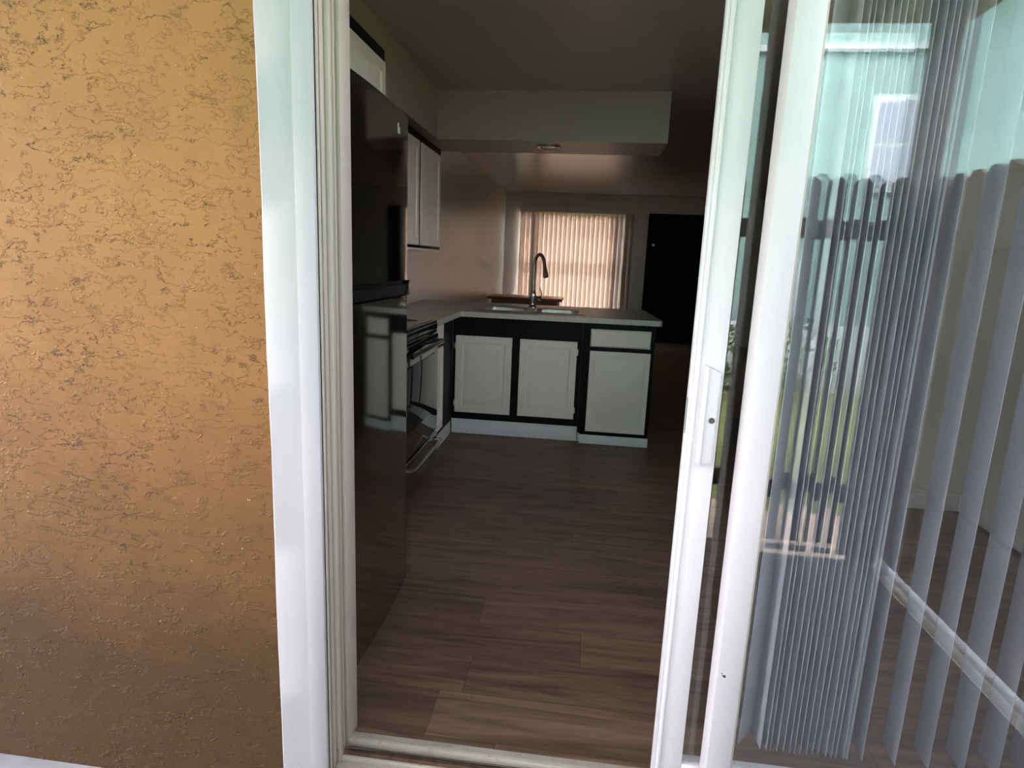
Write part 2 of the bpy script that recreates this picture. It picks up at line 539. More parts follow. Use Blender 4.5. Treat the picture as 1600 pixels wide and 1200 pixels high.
w.box(XR + .1, 4.6, 3.55, 3.65, 0, ZC); w.box(4.6, 4.7, 3.55, YF, 0, ZC)
struct(w.build('wall_right', M['wall']), 'grey right interior wall behind the glass door', 'wall')
struct(MB().box(1.35, XR, 3.55, 3.65, 0, ZC).build('wall_middle', M['wall']), 'short interior wall return seen through the blind', 'wall')
b_ = MB().box(XR - .014, XR, YD, 3.55, 0, .095, .003)
struct(b_.build('baseboard_right', M['baseb']), 'white baseboard on the right interior wall', 'baseboard')
struct(MB().box(1.35, XR - .014, 3.536, 3.55, 0, .095, .003).build('baseboard_middle', M['baseb']))
# far wall with the window and front door openings
wx0, wx1, wz0, wz1 = -1.16, 0.40, 0.45, 2.10
dx0, dx1, dz1 = 0.955, 1.90, 2.12
w = MB()
w.box(XL, wx0, YF, YF + .06, 0, ZC); w.box(wx0, wx1, YF, YF + .06, 0, wz0); w.box(wx0, wx1, YF, YF + .06, wz1, ZC)
w.box(wx1, dx0, YF, YF + .12, 0, ZC); w.box(dx0, dx1, YF, YF + .12, dz1, ZC); w.box(dx1, 4.7, YF, YF + .12, 0, ZC)
struct(w.build('wall_front', M['wall']), 'far wall around the front window and black door', 'wall')
# rear wall: stucco outside, plaster inside
OX0, OX1, OZ = -0.69, 1.33, 2.12
w = MB()
w.box(-4.2, OX0, 1.29, 1.40, -.14, 2.46); w.box(OX1, 1.60, 1.29, 1.40, -.14, 2.46); w.box(OX0, OX1, 1.29, 1.40, OZ, 2.46)
struct(w.build('wall_back', M['stucco']), 'tan skip-trowelled stucco wall left of the sliding door', 'wall')
w = MB()
w.box(XL, -.58, 1.40, YD, 0, ZC); w.box(1.30, XR, 1.40, YD, 0, ZC); w.box(-.58, 1.30, 1.40, YD, 2.08, ZC)
struct(w.build('wall_rear', M['wall']), 'plaster inner face of the rear wall', 'wall')
# soffit: along the left cabinets and over the peninsula
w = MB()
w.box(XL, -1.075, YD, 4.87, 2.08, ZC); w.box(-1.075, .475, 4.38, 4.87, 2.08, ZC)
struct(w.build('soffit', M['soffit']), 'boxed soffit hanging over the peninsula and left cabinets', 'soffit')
# slab, porch roof, house roof
struct(MB().box(-4.2, 1.56, -.42, 1.29, -.22, -.10).build('patio_slab', M['patio']), 'grey painted concrete patio slab', 'patio')
w = MB()
for k in range(14):
    x0 = -4.2 + k * .4214
    w.box(x0 + .003, x0 + .4184, -.81, 1.29, 2.46, 2.49)
struct(w.build('porch_ceiling', M['porchwood']), 'dark wooden porch ceiling reflected in the glass', 'ceiling')
struct(MB().box(-4.3, 2.35, 1.29, 3.55, 2.50, 2.62).box(-4.3, 4.8, 3.55, YF + .5, 2.50, 2.62).box(-4.3, 1.71, -.83, 1.29, 2.50, 2.62).build('house_roof', M['roof']), 'flat roof deck over the house', 'roof')
struct(MB().box(-30, 30, -30, 40, -.5, -.24).build('ground', M['grass']), 'green lawn beyond the fence', 'lawn')
struct(MB().box(-4.2, 3.5, -1.05, -.42, -.24, -.12).build('paver_strip', M['paver']), 'tan paver strip outside the fence', 'path')
struct(MB().box(1.435, 1.485, -.40, 1.28, -.10, -.092, .002).build('trim_3', M['sunstrip']), 'white curb imitating light under the side fence', 'sunstrip')

# ---------------- casing and jamb on the left of the opening (trim_1)
t1 = sthing('trim_1', 'white painted wooden door casing beside the tan stucco', 'trim', (-.63, 1.29, -.10))
bm = bmesh.new()
zs = [-.10 + i * .0555 for i in range(40)]
prev = None
rowsv = []
for i, z in enumerate(zs):
    dx = 0.0016 * math.sin(i * .5) + random.uniform(-.0009, .0009)
    rowsv.append([bm.verts.new(p) for p in ((-.692 + dx, 1.292, z), (-.689 + dx * .6, 1.272, z), (-.684, 1.268, z), (-.612, 1.268, z), (-.612, 1.292, z))])
for a, b in zip(rowsv, rowsv[1:]):
    for k in range(5):
        bm.faces.new((a[k], a[(k + 1) % 5], b[(k + 1) % 5], b[k]))
bm.faces.new(rowsv[0]); bm.faces.new(rowsv[-1])
bmesh.ops.recalc_face_normals(bm, faces=bm.faces)
q = MB(); q.add(bm)
q.build('casing_board', M['trim'], t1)
MB().box(-.6105, -.5665, 1.262, 1.30, -.10, 2.10, .003).build('edge_moulding', M['trim'], t1)
q = MB().box(-.5665 - .02, -.5665, 1.272, 1.44, -.04, 2.10)
q.box(-.5665, -.562, 1.276, 1.285, -.03, 2.10, .001)
q.box(-.5665, -.555, 1.318, 1.334, -.03, 2.10, .002)
q.box(-.5665, -.560, 1.352, 1.357, -.03, 2.10, .001)
q.box(-.5665, -.556, 1.378, 1.44, -.03, 2.10, .002)
q.build('jamb', M['cream'], t1)
# header and right casing (outside the frame of the photograph, close the opening)
t2 = sthing('trim_2', 'white door frame head and far jamb', 'trim', (.3, 1.30, 2.05))
MB().box(-.5665, 1.30, 1.25, 1.44, 2.06, 2.12, .003).build('head', M['trim'], t2)
MB().box(1.26, 1.33, 1.25, 1.44, -.10, 2.06, .003).build('jamb', M['trim'], t2)
# threshold with tracks
t4 = sthing('trim_4', 'worn cream sliding door track with a dirty groove', 'door track', (.35, 1.35, -.1))
MB().box(-.565, 1.26, 1.24, 1.345, -.10, -.012, .003).box(-.565, 1.26, 1.277, 1.285, -.012, .0, .001).box(-.565, 1.26, 1.325, 1.333, -.012, .003, .001).build('sill', M['cream'], t4)
MB().box(-.565, 1.26, 1.345, 1.395, -.10, -.014).build('groove', M['dirt'], t4)
MB().box(-.565, 1.26, 1.380, 1.398, -.014, .006, .002).box(-.565, 1.26, 1.398, 1.42, -.10, -.002, .002).build('inner_track', M['cream'], t4)
MB().box(-.555, 1.26, 1.362, 1.367, -.014, -.003, .001).build('rail', M['steel'], t4)

# ---------------- sliding panel (door_1), pushed half open behind the fixed one
d1 = sthing('door_1', 'white sliding glass door panel with a handle and lock hole', 'sliding door', (.66, 1.352, 0))
ya, yb, yg = 1.335, 1.370, 1.352
q = MB().box(.243, .304, ya, yb, .012, 2.05, .002).box(.236, .243, ya + .008, yb - .004, .012, 2.05, .001).box(.246, .2515, ya - .004, ya + .002, .03, 2.04, .001)
q.build('stile', M['sash_lit'], d1)
MB().box(1.10, 1.17, ya, yb, .012, 2.05, .002).build('stile', M['sash_lit'], d1)
MB().box(.304, 1.10, ya, yb, .012, .10, .002).build('rail', M['sash_lit'], d1)
MB().box(.304, 1.10, ya, yb, 1.98, 2.05, .002).build('rail', M['sash_lit'], d1)
MB().box(.300, 1.104, yg - .002, yg + .002, .095, 1.985).build('glass_pane', M['glass'], d1)
hnd = MB()
hnd.prism([(.262, .872), (.290, .880), (.292, 1.075), (.262, 1.088)], ya - .030, ya + .001, 'y', .0015)
hnd.box(.262, .266, ya - .036, ya - .028, .874, 1.085, .001)
h = hnd.build('handle', M['sash_lit'], d1)
MB().lathe([(.0062, 0), (.0062, .003), (.0035, .0032)], (.2815, ya - .0332, .973), 20, 'y').build('lock_hole', M['hole'], h)
MB().box(.2355, .2375, ya + .010, ya + .018, .93, 1.01).build('latch_slot', M['hole'], d1)

# ---------------- fixed panel (door_2), in front
d2 = sthing('door_2', 'white fixed glass door panel in front of the vertical blind', 'glass door', (.78, 1.29, 0))
yf0, yf1, ygf = 1.260, 1.320, 1.290
MB().box(.342, .3955, yf0, yf1, -.004, 2.06, .0025).build('stile', M['sash'], d2)
MB().box(.3955, .402, yf0 + .010, yf1 - .01, -.004, 2.05, .0015).build('glazing_bead', M['cream'], d2)
MB().box(1.20, 1.26, yf0, yf1, -.004, 2.06, .0025).build('stile', M['sash'], d2)
chip = MB().prism([(0.3570 + a, 0.4043 + c) for a, c in ((-.004, .002), (-.001, .0035), (.003, .003), (.0045, -.001), (.002, -.0035), (-.002, -.001))], yf0 - .0006, yf0 + .001, 'y')
chip.prism([(0.3570 + a, 0.4043 + c) for a, c in ((-.006, .008), (-.0045, .0085), (-.004, .005), (-.0058, .004))], yf0 - .0006, yf0 + .001, 'y')
chip.build('paint_chip', M['chip'], d2)
MB().box(.3955, 1.20, yf0, yf1, -.004, .03, .0025).build('rail', M['sash'], d2)
MB().box(.3955, 1.20, yf0, yf1, 1.99, 2.06, .0025).build('rail', M['sash'], d2)
MB().box(.398, 1.204, ygf - .002, ygf + .002, .025, 1.995).build('glass_pane', M['glass'], d2)

# ---------------- front window and door
w1 = sthing('window_1', 'front window behind closed cream vertical blind', 'window', ((wx0 + wx1) / 2, YF + .06, wz0))
q = MB()
for a in ((wx0, wx0 + .025, wz0, wz1), (wx1 - .04, wx1, wz0, wz1), (wx0 + .04, wx1 - .04, wz0, wz0 + .04), (wx0 + .04, wx1 - .04, wz1 - .04, wz1)):
    q.box(a[0], a[1], YF + .01, YF + .055, a[2], a[3])
q.build('frame', M['trim'], w1)
MB().box(-.99, -.885, YF - .03, YF + .055, wz0 + .04, wz1 - .04).build('mullion', M['trim'], w1)
MB().box(wx0 + .04, wx1 - .04, YF + .012, YF + .05, 1.25, 1.295).build('rail', M['trim'], w1)
MB().box(wx0 + .04, wx1 - .04, YF + .028, YF + .033, wz0 + .04, wz1 - .04).build('pane', M['winglass'], w1)
d3 = sthing('door_3', 'near-black front door at the far end of the room', 'door', ((dx0 + dx1) / 2, YF, 0))
MB().box(dx0, dx0 + .03, YF - .005, YF + .1, 0, dz1).box(dx1 - .03, dx1, YF - .005, YF + .1, 0, dz1).box(dx0 + .03, dx1 - .03, YF - .005, YF + .1, dz1 - .03, dz1).build('frame', M['door'], d3)
q = MB()
q.box(dx0 + .03, dx1 - .03, YF + .02, YF + .06, .01, dz1 - .03)
for zz0, zz1 in ((.2, .8), (.95, 1.35), (1.45, 1.9)):
    for xx0, xx1 in ((dx0 + .13, dx0 + .43), (dx1 - .43, dx1 - .13)):
        q.panel(xx0, xx1, zz0, zz1, .004, [(0, -.004), (.02, -.008), (.03, -.008)], face_y(YF + .02))
dl = q.build('door_leaf', M['door'], d3)
MB().lathe([(.012, 0), (.012, -.03), (.026, -.04), (.028, -.055), (.015, -.065)], (dx0 + .10, YF + .02, .98), 16, 'y').build('knob', M['blackgloss'], dl)
MB().lathe([(.02, 0), (.02, -.012), (.01, -.014)], (dx0 + .11, YF + .02, 1.62), 16, 'y').build('door_viewer', M['nickel'], dl)
MB().box(dx0 + .03, dx1 - .03, YF - .06, YF + .1, 0, .012, .002).build('sill', M['steel'], d3)

w3 = sthing('fill_window', 'added side window lighting the peninsula from the right kitchen wall', 'window', (XR + .05, 1.91, 1.25))  # out of view, added so daylight from the right brightens the peninsula
q = MB()
for a in ((1.60, 1.63, 1.25, 2.12), (2.19, 2.22, 1.25, 2.12), (1.63, 2.19, 1.25, 1.28), (1.63, 2.19, 2.09, 2.12), (1.63, 2.19, 1.67, 1.70)):
    q.box(XR + .02, XR + .08, a[0], a[1], a[2], a[3])
q.build('frame', M['trim'], w3)
MB().box(XR + .048, XR + .052, 1.63, 2.19, 1.28, 2.09).build('pane', M['winglass'], w3)

# blinds ----------------------------------------------------------------
def vane(x, y, z0, z1, phi, wdt=0.089, bow=0.0015):
    """one curved vinyl strip; phi = direction of its width from +x, turning towards -y"""
    bm = bmesh.new()
    n = 6
    t = .0006
    cols = []
    for i in range(n + 1):
        s_ = -.5 + i / n
        b = bow * (1 - 4 * s_ * s_)
        ux, uy = math.cos(phi), -math.sin(phi)
        nx, ny = uy, -ux
        px, py = x + ux * s_ * wdt + nx * b, y + uy * s_ * wdt + ny * b
        cols.append([bm.verts.new((px + nx * e * t, py + ny * e * t, z)) for z in (z0, z1) for e in (-1, 1)])
    for a, b in zip(cols, cols[1:]):
        bm.faces.new((a[0], b[0], b[2], a[2])); bm.faces.new((a[1], a[3], b[3], b[1]))
        bm.faces.new((a[2], b[2], b[3], a[3])); bm.faces.new((a[0], a[1], b[1], b[0]))
    for c in (cols[0], cols[-1]):
        bm.faces.new((c[0], c[1], c[3], c[2]))
    bmesh.ops.recalc_face_normals(bm, faces=bm.faces)
    for f in bm.faces:
        f.smooth = True
    m = MB(); m.add(bm)
    return m

bl = thing('vertical_blind', 'white vertical blind bunched behind the fixed glass door panel', 'blind', (.9, 1.50, .03))
MB().box(.40, 1.30, 1.495, 1.545, 2.08, 2.115, .003).build('head_rail', M['plastic'], bl)
YB = 1.52
stack = [(.476, 118), (.507, 130)]
x = .532
for k, g in enumerate((.015, .013, .016, .014, .017, .012, .016, .015, .013, .018, .014, .016, .013, .015, .012, .012)):
    stack.append((x, 90 + random.uniform(-4, 4)))
    x += g
stack.append((.744, 84))
for xx, ph in [(.792, 97), (.872, 96), (.952, 96), (1.034, 94), (1.115, 95), (1.19, 95)]:
    stack.append((xx, ph))
for xx, ph in stack:
    vane(xx, YB, .05, 2.07, math.radians(ph)).build('vane', M['vane'], bl)

bl2 = thing('vertical_blind', 'cream vertical blind glowing across the far front window', 'blind', (-.2, YF - .07, .4))
MB().box(-1.17, .73, YF - .10, YF - .002, 2.085, 2.17, .003).build('head_rail', M['plastic'], bl2)
x = -1.115
while x < .46:
    vane(x, YF - .07, .42, 2.09, math.radians(11)).build('vane', M['peach'], bl2)
    x += .077
for xx, ph in ((.50, 30), (.555, 60), (.61, 40), (.67, 65), (.705, 75)):
    vane(xx, YF - .07, .42, 2.09, math.radians(ph)).build('vane', M['peach'], bl2)

# ================================================================== KITCHEN
# ---- refrigerator
fr = thing('refrigerator', 'tall stainless steel top-freezer refrigerator left of the doorway', 'refrigerator', (-1.0, 1.85, 0))
fy0, fy1 = 1.475, 2.215
MB().box(-1.40, -.70, fy0 + .004, fy1 - .004, .03, 1.745, .004).box(-1.38, -.74, fy0 + .03, fy1 - .03, 0, .03).build('body', M['fridgeside'], fr)
def fridge_door(z0, z1, nm):
    pts = []
    n = 26
    for i in range(n + 1):
        s_ = i / n
        y = fy0 + s_ * (fy1 - fy0)
        e = min(s_, 1 - s_) * (fy1 - fy0)
        round_ = 0.022 * (1 - min(1, e / .022)) ** 2
        pts.append((-.643 + .016 * (1 - (2 * s_ - 1) ** 2) - round_, y))
    pts += [(-.698, fy1), (-.698, fy0)]
    m = MB().prism(pts, z0, z1, 'z')
    return m.build(nm, M['fridge'], fr, False)
up_ = fridge_door(1.205, 1.752, 'freezer_door')
lo_ = fridge_door(.035, 1.150, 'refrigerator_door')
for o_ in (up_, lo_):
    for p_ in o_.data.polygons:
        p_.use_smooth = abs(p_.normal.z) < .5
    o_.data.set_sharp_from_angle(angle=math.radians(38))
MB().box(-.70, -.655, fy0 + .01, fy1 - .012, 1.150, 1.205, .004).box(-.655, -.636, fy0 + .02, fy1 - .05, 1.152, 1.190, .006).build('handle_recess', M['black'], fr)
MB().prism([(fy1 - .075, 1.150), (fy1 - .012, 1.150), (fy1 - .006, 1.203), (fy1 - .03, 1.203)], -.66, -.634, 'x', .002).build('handle_end_cap', M['blackgloss'], fr)
MB().box(-.632, -.630, 2.04, 2.048, 1.675, 1.705).box(-.6325, -.6305, 2.056, 2.062, 1.675, 1.695).build('badge', M['plastic'], up_)

# ---- cabinets helper
def cab_door(cab, u0, u1, z0, z1, face, rings=DOOR_RINGS, name='door', t=.018, hinges=None):
    d = MB().panel(u0, u1, z0, z1, t, rings, face).build(name, M['white'], cab)
    for (hu, hz) in (hinges or ()):
        p = face(hu, hz, t * .4)
        m = MB()
        m.box(p[0] - .006, p[0] + .006, p[1] - .004, p[1] + .004, hz - .018, hz + .018, .002)
        m.tube([(p[0], p[1] - .004, hz - .022), (p[0], p[1] - .004, hz + .022)], .0035, 8)
        m.build('hinge', M['plastic'], d)
    return d

c1 = thing('wall_cabinet', 'small white-doored black cabinet above the refrigerator', 'cabinet', (-1.1, 2.0, 1.775))
MB().box(-1.418, -.833, 1.46, 2.52, 1.775, 2.065, .001).build('body', M['black'], c1)
cab_door(c1, 1.69, 2.09, 1.79, 2.012, face_x(-.822), DOOR_RINGS_FLAT)
cab_door(c1, 2.13, 2.502, 1.79, 2.018, face_x(-.822), DOOR_RINGS_FLAT)
c2 = thing('wall_cabinet', 'two-door wall cabinet above the stove, black frame and grey-white doors', 'cabinet', (-1.25, 4.1, 1.33))
MB().box(-1.418, -1.102, 3.52, 4.60, 1.34, 2.045, .001).build('body', M['black'], c2)
MB().box(-1.418, -1.10, 3.53, 4.585, 1.325, 1.340, .001).build('bottom_trim', M['white'], c2)
cab_door(c2, 3.55, 3.985, 1.358, 1.998, face_x(-1.09))
cab_door(c2, 4.045, 4.56, 1.358, 1.998, face_x(-1.09), hinges=[(4.563, 1.44)])
c2b = thing('wall_cabinet', 'black wall cabinet with one wide door, left of the two-door wall cabinet', 'cabinet', (-1.25, 3.0, 1.55))
MB().box(-1.418, -1.102, 2.55, 3.515, 1.62, 2.045, .002).build('body', M['black'], c2b)
cab_door(c2b, 2.58, 3.49, 1.64, 1.998, face_x(-1.09))
for o_ in (c2b,):
    pass

# ---- stove
st = thing('stove', 'stainless steel electric stove with black glass cooktop between fridge and corner', 'stove', (-1.13, 3.23, 0))
sy0, sy1 = 2.865, 3.612
MB().box(-1.41, -.895, sy0, sy1, .02, .905, .003).box(-1.36, -.93, sy0 + .03, sy1 - .03, 0, .02).build('body', M['fridgeside'], st)
def rrect(x0, x1, y0, y1, r, n=6):
    pts = []
    for cx, cy, a0 in ((x1 - r, y1 - r, 0), (x0 + r, y1 - r, 90), (x0 + r, y0 + r, 180), (x1 - r, y0 + r, 270)):
        for k in range(n + 1):
            a = math.radians(a0 + 90 * k / n)
            pts.append((cx + r * math.cos(a), cy + r * math.sin(a)))
    return pts
MB().prism(rrect(-1.41, -.862, sy0, sy1, .045), .905, .924, 'z', .004).build('cooktop', M['blackgloss'], st)
ct = MB().prism(rrect(-1.39, -.885, sy0 + .02, sy1 - .02, .035), .9235, .9255, 'z').build('glass_plate', M['blackglass'], st)
MB().box(-1.41, -1.37, sy0, sy1, .924, 1.00, .006).build('control_panel', M['blackgloss'], st)
MB().box(-.895, -.868, sy0 + .003, sy1 - .003, .865, .904, .004).box(-.895, -.872, sy0 + .003, sy1 - .003, .845, .866, .002).build('front_panel', M['blackgloss'], st)
od = MB().box(-.895, -.862, sy0 + .004, sy1 - .004, .245, .842, .005).build('oven_door', M['fridge'], st)
MB().prism([(sy0 + .09, .385), (sy1 - .085, .385), (sy1 - .085, .735), (sy0 + .09, .735)], -.864, -.8595, 'x', .001).build('window', M['blackglass'], od)
hm = MB().tube([(-.822, sy0 + .05, .80), (-.818, sy0 + .2, .803), (-.817, (sy0 + sy1) / 2, .804), (-.818, sy1 - .2, .803), (-.822, sy1 - .05, .80)], [.011, .0125, .013, .0125, .011], 12)
hm.box(-.862, -.815, sy0 + .045, sy0 + .075, .788, .815, .004).box(-.862, -.815, sy1 - .075, sy1 - .045, .788, .815, .004)
hm.build('handle', M['blackgloss'], od)
dr = MB().box(-.895, -.862, sy0 + .004, sy1 - .004, .045, .232, .005).build('drawer', M['fridge'], st)
hm = MB().tube([(-.828, sy0 + .10, .19), (-.822, sy0 + .2, .193), (-.820, (sy0 + sy1) / 2, .194), (-.822, sy1 - .14, .193), (-.828, sy1 - .05, .19)], [.008, .009, .0095, .009, .008], 12)
hm.box(-.862, -.82, sy0 + .09, sy0 + .12, .182, .200, .004).box(-.862, -.82, sy1 - .07, sy1 - .04, .182, .200, .004)
hm.build('handle', M['steel'], dr)
# cooking zones as faint rings set in the glass
for bx, by, r in ((-1.02, 3.05, .095), (-1.02, 3.43, .075), (-1.25, 3.05, .075), (-1.25, 3.43, .095)):
    MB().lathe([(r, 0), (r, .0006), (r - .003, .0007)], (bx, by, .9255), 32).build('cooking_zone', M['fridgeside'], ct)

# ---- base cabinets
c0 = thing('base_cabinet', 'base cabinet with one wide white door between refrigerator and stove', 'cabinet', (-1.2, 2.55, 0))
MB().box(-1.418, -.945, 2.24, 2.855, .10, .876).build('body', M['black'], c0)
cab_door(c0, 2.27, 2.83, .165, .85, face_x(-.925))
c3 = thing('base_cabinet', 'narrow base cabinet squeezed between stove and black corner', 'cabinet', (-1.2, 4.0, 0))
MB().box(-1.418, -.940, 3.622, 4.384, .10, .876).build('body', M['black'], c3)
cab_door(c3, 3.64, 4.045, .135, .70, face_x(-.927))
cab_door(c3, 3.64, 4.045, .725, .855, face_x(-.927), DRAWER_RINGS, 'drawer')
MB().box(-1.41, -.94, 3.63, 4.36, 0, .10, .002).build('plinth', M['plinth'], c3)

c4 = thing('base_cabinet', 'black sink cabinet with two white raised-panel doors under the sink', 'cabinet', (-.45, 4.7, 0))
yk = 4.385
q = MB()
q.box(-.938, -.001, yk, yk + .02, .112, .165)          # face frame rails and stiles
q.box(-.938, -.001, yk, yk + .02, .725, .876)
q.box(-.936, -.895, yk, yk + .02, .165, .725); q.box(-.515, -.43, yk, yk + .02, .165, .725); q.box(-.05, -.001, yk, yk + .02, .165, .725)
q.box(-.936, -.001, yk + .02, yk + .04, .112, .72)
q.box(-.938, -.925, yk + .02, 4.98, .112, .876); q.box(-.015, -.001, yk + .02, 4.98, .112, .876); q.box(-.925, -.015, 4.96, 4.98, .112, .876)
q.box(-.90, -.03, yk - .006, yk, .745, .75)
q.build('body', M['black'], c4)
cab_door(c4, -.915, -.502, .166, .737, face_y(yk - .018), hinges=[(-.918, .66), (-.918, .235)])
cab_door(c4, -.445, -.034, .167, .734, face_y(yk - .018), hinges=[(-.031, .66), (-.031, .235)])
MB().box(-.938, -.001, yk + .004, 4.97, 0, .100, .002).box(-.938, -.001, yk - .004, yk + .02, .098, .112, .002).build('plinth', M['plinth'], c4)

c5 = thing('base_cabinet', 'black end cabinet with one white drawer above one white door', 'cabinet', (.26, 4.7, 0))
ye = 4.352
MB().box(.0, .503, yk, 4.98, .066, .876).box(.018, .503, ye, yk, .066, .876, .001).build('body', M['black'], c5)
MB().box(-.0005, .018, ye + .012, yk - .001, .09, .876).build('filler_strip', M['black'], c5)
cab_door(c5, .055, .472, .712, .836, face_y(ye - .018), DRAWER_RINGS, 'drawer')
cab_door(c5, .057, .478, .096, .682, face_y(ye - .018), [(0.0, 0.003), (0.003, 0.0), (0.036, 0.0), (0.039, 0.006), (0.047, 0.006), (0.058, 0.001)])
MB().box(.003, .508, yk, 4.97, 0, .066, .002).box(.018, .508, ye - .006, yk, 0, .066, .002).build('plinth', M['plinth'], c5)

# ---- worktop with the sink cut-out
ct = thing('countertop', 'pale laminate L-shaped countertop running onto the peninsula', 'countertop', (-.3, 4.7, .877))
q = MB()
q.box(XL, -.875, 3.617, 4.335, .877, .914)
q.box(XL, -.80, 4.335, 5.35, .877, .914)
q.box(-.80, .0, 4.335, 4.545, .877, .914)
q.box(-.80, .0, 5.005, 5.35, .877, .914)
q.prism([(.0, 4.335), (.525, 4.335), (.54, 4.35), (.54, 4.40), (.50, 5.33), (.48, 5.35), (.0, 5.35)], .877, .914, 'z')
bmesh.ops.remove_doubles(q.bm, verts=q.bm.verts, dist=.0001)
q.build('worktop', M['counter'], ct)
MB().box(XL, XL + .018, 3.617, 5.35, .914, .930, .002).build('back_lip', M['counter'], ct)

# ---- sink
sk = thing('sink', 'double-bowl stainless steel drop-in sink in the peninsula countertop', 'sink', (-.40, 4.77, .914))
sx0, sx1, ky0, ky1 = -.815, .012, 4.50, 5.02
bowls = [(-.765, -.425, 4.55, 4.925), (-.375, -.035, 4.55, 4.925)]
bm = bmesh.new()
def loop(pts, z):
    return [bm.verts.new((a, b, z)) for a, b in pts]
zt = .9185
outer0 = loop(rrect(sx0, sx1, ky0, ky1, .03), .9145)
outer1 = loop(rrect(sx0 + .004, sx1 - .004, ky0 + .004, ky1 - .004, .03), zt)
for k in range(len(outer0)):
    j = (k + 1) % len(outer0)
    bm.faces.new((outer0[k], outer0[j], outer1[j], outer1[k]))
edges = [bm.edges.get((outer1[k], outer1[(k + 1) % len(outer1)])) for k in range(len(outer1))]
for bx0, bx1, by0, by1 in bowls:
    ls = []
    for ins, z, r in ((0, zt, .07), (.006, zt - .006, .068), (.012, .84, .062), (.03, .76, .05), (.07, .748, .04)):
        ls.append(loop(rrect(bx0 + ins, bx1 - ins, by0 + ins, by1 - ins, r), z))
    for a, b in zip(ls, ls[1:]):
        for k in range(len(a)):
            f = bm.faces.new((a[k], a[(k + 1) % len(a)], b[(k + 1) % len(a)], b[k])); f.smooth = True
    bm.faces.new(ls[-1])
    edges += [bm.edges.get((ls[0][k], ls[0][(k + 1) % len(ls[0])])) for k in range(len(ls[0]))]
bmesh.ops.triangle_fill(bm, use_beauty=True, edges=edges)
bmesh.ops.recalc_face_normals(bm, faces=bm.faces)
q = MB(); q.add(bm)
basin = q.build('basin', M['sinksteel'], sk)
for bx in (-.595, -.205):
    MB().lathe([(.044, 0), (.044, .004), (.034, .005), (.02, .001)], (bx, 4.74, .7485), 24).build('drain', M['steel'], sk)

# ---- faucet
fx, fyy = -.418, 4.965
fa = thing('faucet', 'tall chrome gooseneck pull-down faucet standing at the sink', 'faucet', (fx, fyy, .9185))
MB().lathe([(.033, 0), (.033, .006), (.027, .012), (.022, .02), (.020, .03), (.022, .05), (.025, .075), (.026, .10), (.0225, .118), (.017, .130), (.0125, .142)], (fx, fyy, .9185), 24).build('body', M['nickel'], fa)
# the neck turns over towards the right-hand bowl
dirx, diry = .085, -.115
top = 1.285
pts = [(fx, fyy, 1.05), (fx, fyy, 1.15), (fx + .002, fyy, 1.22)]
for k in range(1, 13):
    a = PI * k / 12 * .90
    rr = (1 - math.cos(a)) / 2
    pts.append((fx + .002 + dirx * rr, fyy + diry * rr, 1.255 + .082 * math.sin(a)))
MB().tube(pts, .0135, 14).build('neck', M['nickel'], fa)
e = Vector(pts[-1]); dv = (Vector(pts[-1]) - Vector(pts[-2])).normalized(); dv = (dv + Vector((.05, -.05, -.6))).normalized()
sh = MB().tube([e - dv * .004, e + dv * .02, e + dv * .05, e + dv * .085, e + dv * .118, e + dv * .122], [.0125, .0135, .015, .020, .0225, .018], 16).build('spray_head', M['nickel'], fa)
MB().tube([e + dv * .122, e + dv * .1235], [.015, .012], 16).build('nozzle', M['blackgloss'], sh)
lv = MB().tube([(fx + .015, fyy, .995), (fx + .05, fyy - .01, .995), (fx + .066, fyy - .013, .995), (fx + .072, fyy - .014, .995)], [.015, .0165, .0165, .010], 16)
lv.tube([(fx + .062, fyy - .012, 1.005), (fx + .070, fyy - .013, 1.03), (fx + .062, fyy - .012, 1.055), (fx + .052, fyy - .010, 1.083)], [.006, .0065, .0055, .004], 10)
lv.build('lever', M['chrome'], fa)

# ---- small fixtures
ol = thing('wall_outlet', 'white outlet plate on the left wall above the countertop', 'outlet', (XL, 4.92, 1.015))
pl = MB().box(XL, XL + .005, 4.875, 4.955, .958, 1.072, .002).build('cover_plate', M['plastic'], ol)
for zz in (.99, 1.04):
    MB().box(XL + .004, XL + .0065, 4.90, 4.93, zz - .012, zz + .012, .001).build('socket', M['plastic'], ol)
rl = thing('recessed_light', 'round unlit ceiling light set in the soffit underside', 'light', (-.322, 4.578, 2.08))
MB().lathe([(.085, 0), (.085, -.006), (.078, -.010), (.064, -.008), (.062, -.003), (.062, 0)], (-.322, 4.578, 2.08), 32).build('trim_ring', M['nickel'], rl)
MB().lathe([(.062, -.001), (.060, -.004), (.02, -.005)], (-.322, 4.578, 2.08), 32).build('diffuser', M['plastic'], rl)

# ---- wooden table beyond the peninsula
tb = thing('table', 'low red-brown wooden table standing beyond the peninsula by the window', 'table', (-.87, 9.25, 0))
tx0, tx1, ty0, ty1 = -1.41, -.325, 8.85, 9.55
MB().prism([(tx0, ty0), (tx1, ty0 - .0), (tx1, ty1), (tx0, ty1)], .722, .762, 'z', .006).build('tabletop', M['wood'], tb)
MB().box(tx0 + .07, tx1 - .07, ty0 + .06, ty0 + .08, .62, .722).build('apron', M['wood'], tb)
MB().box(tx0 + .07, tx1 - .07, ty1 - .08, ty1 - .06, .62, .722).build('apron', M['wood'], tb)
for lx in (tx0 + .06, tx1 - .12):
    for ly in (ty0 + .05, ty1 - .11):
        MB().box(lx, lx + .06, ly, ly + .06, 0, .722, .004).build('leg', M['wood'], tb)

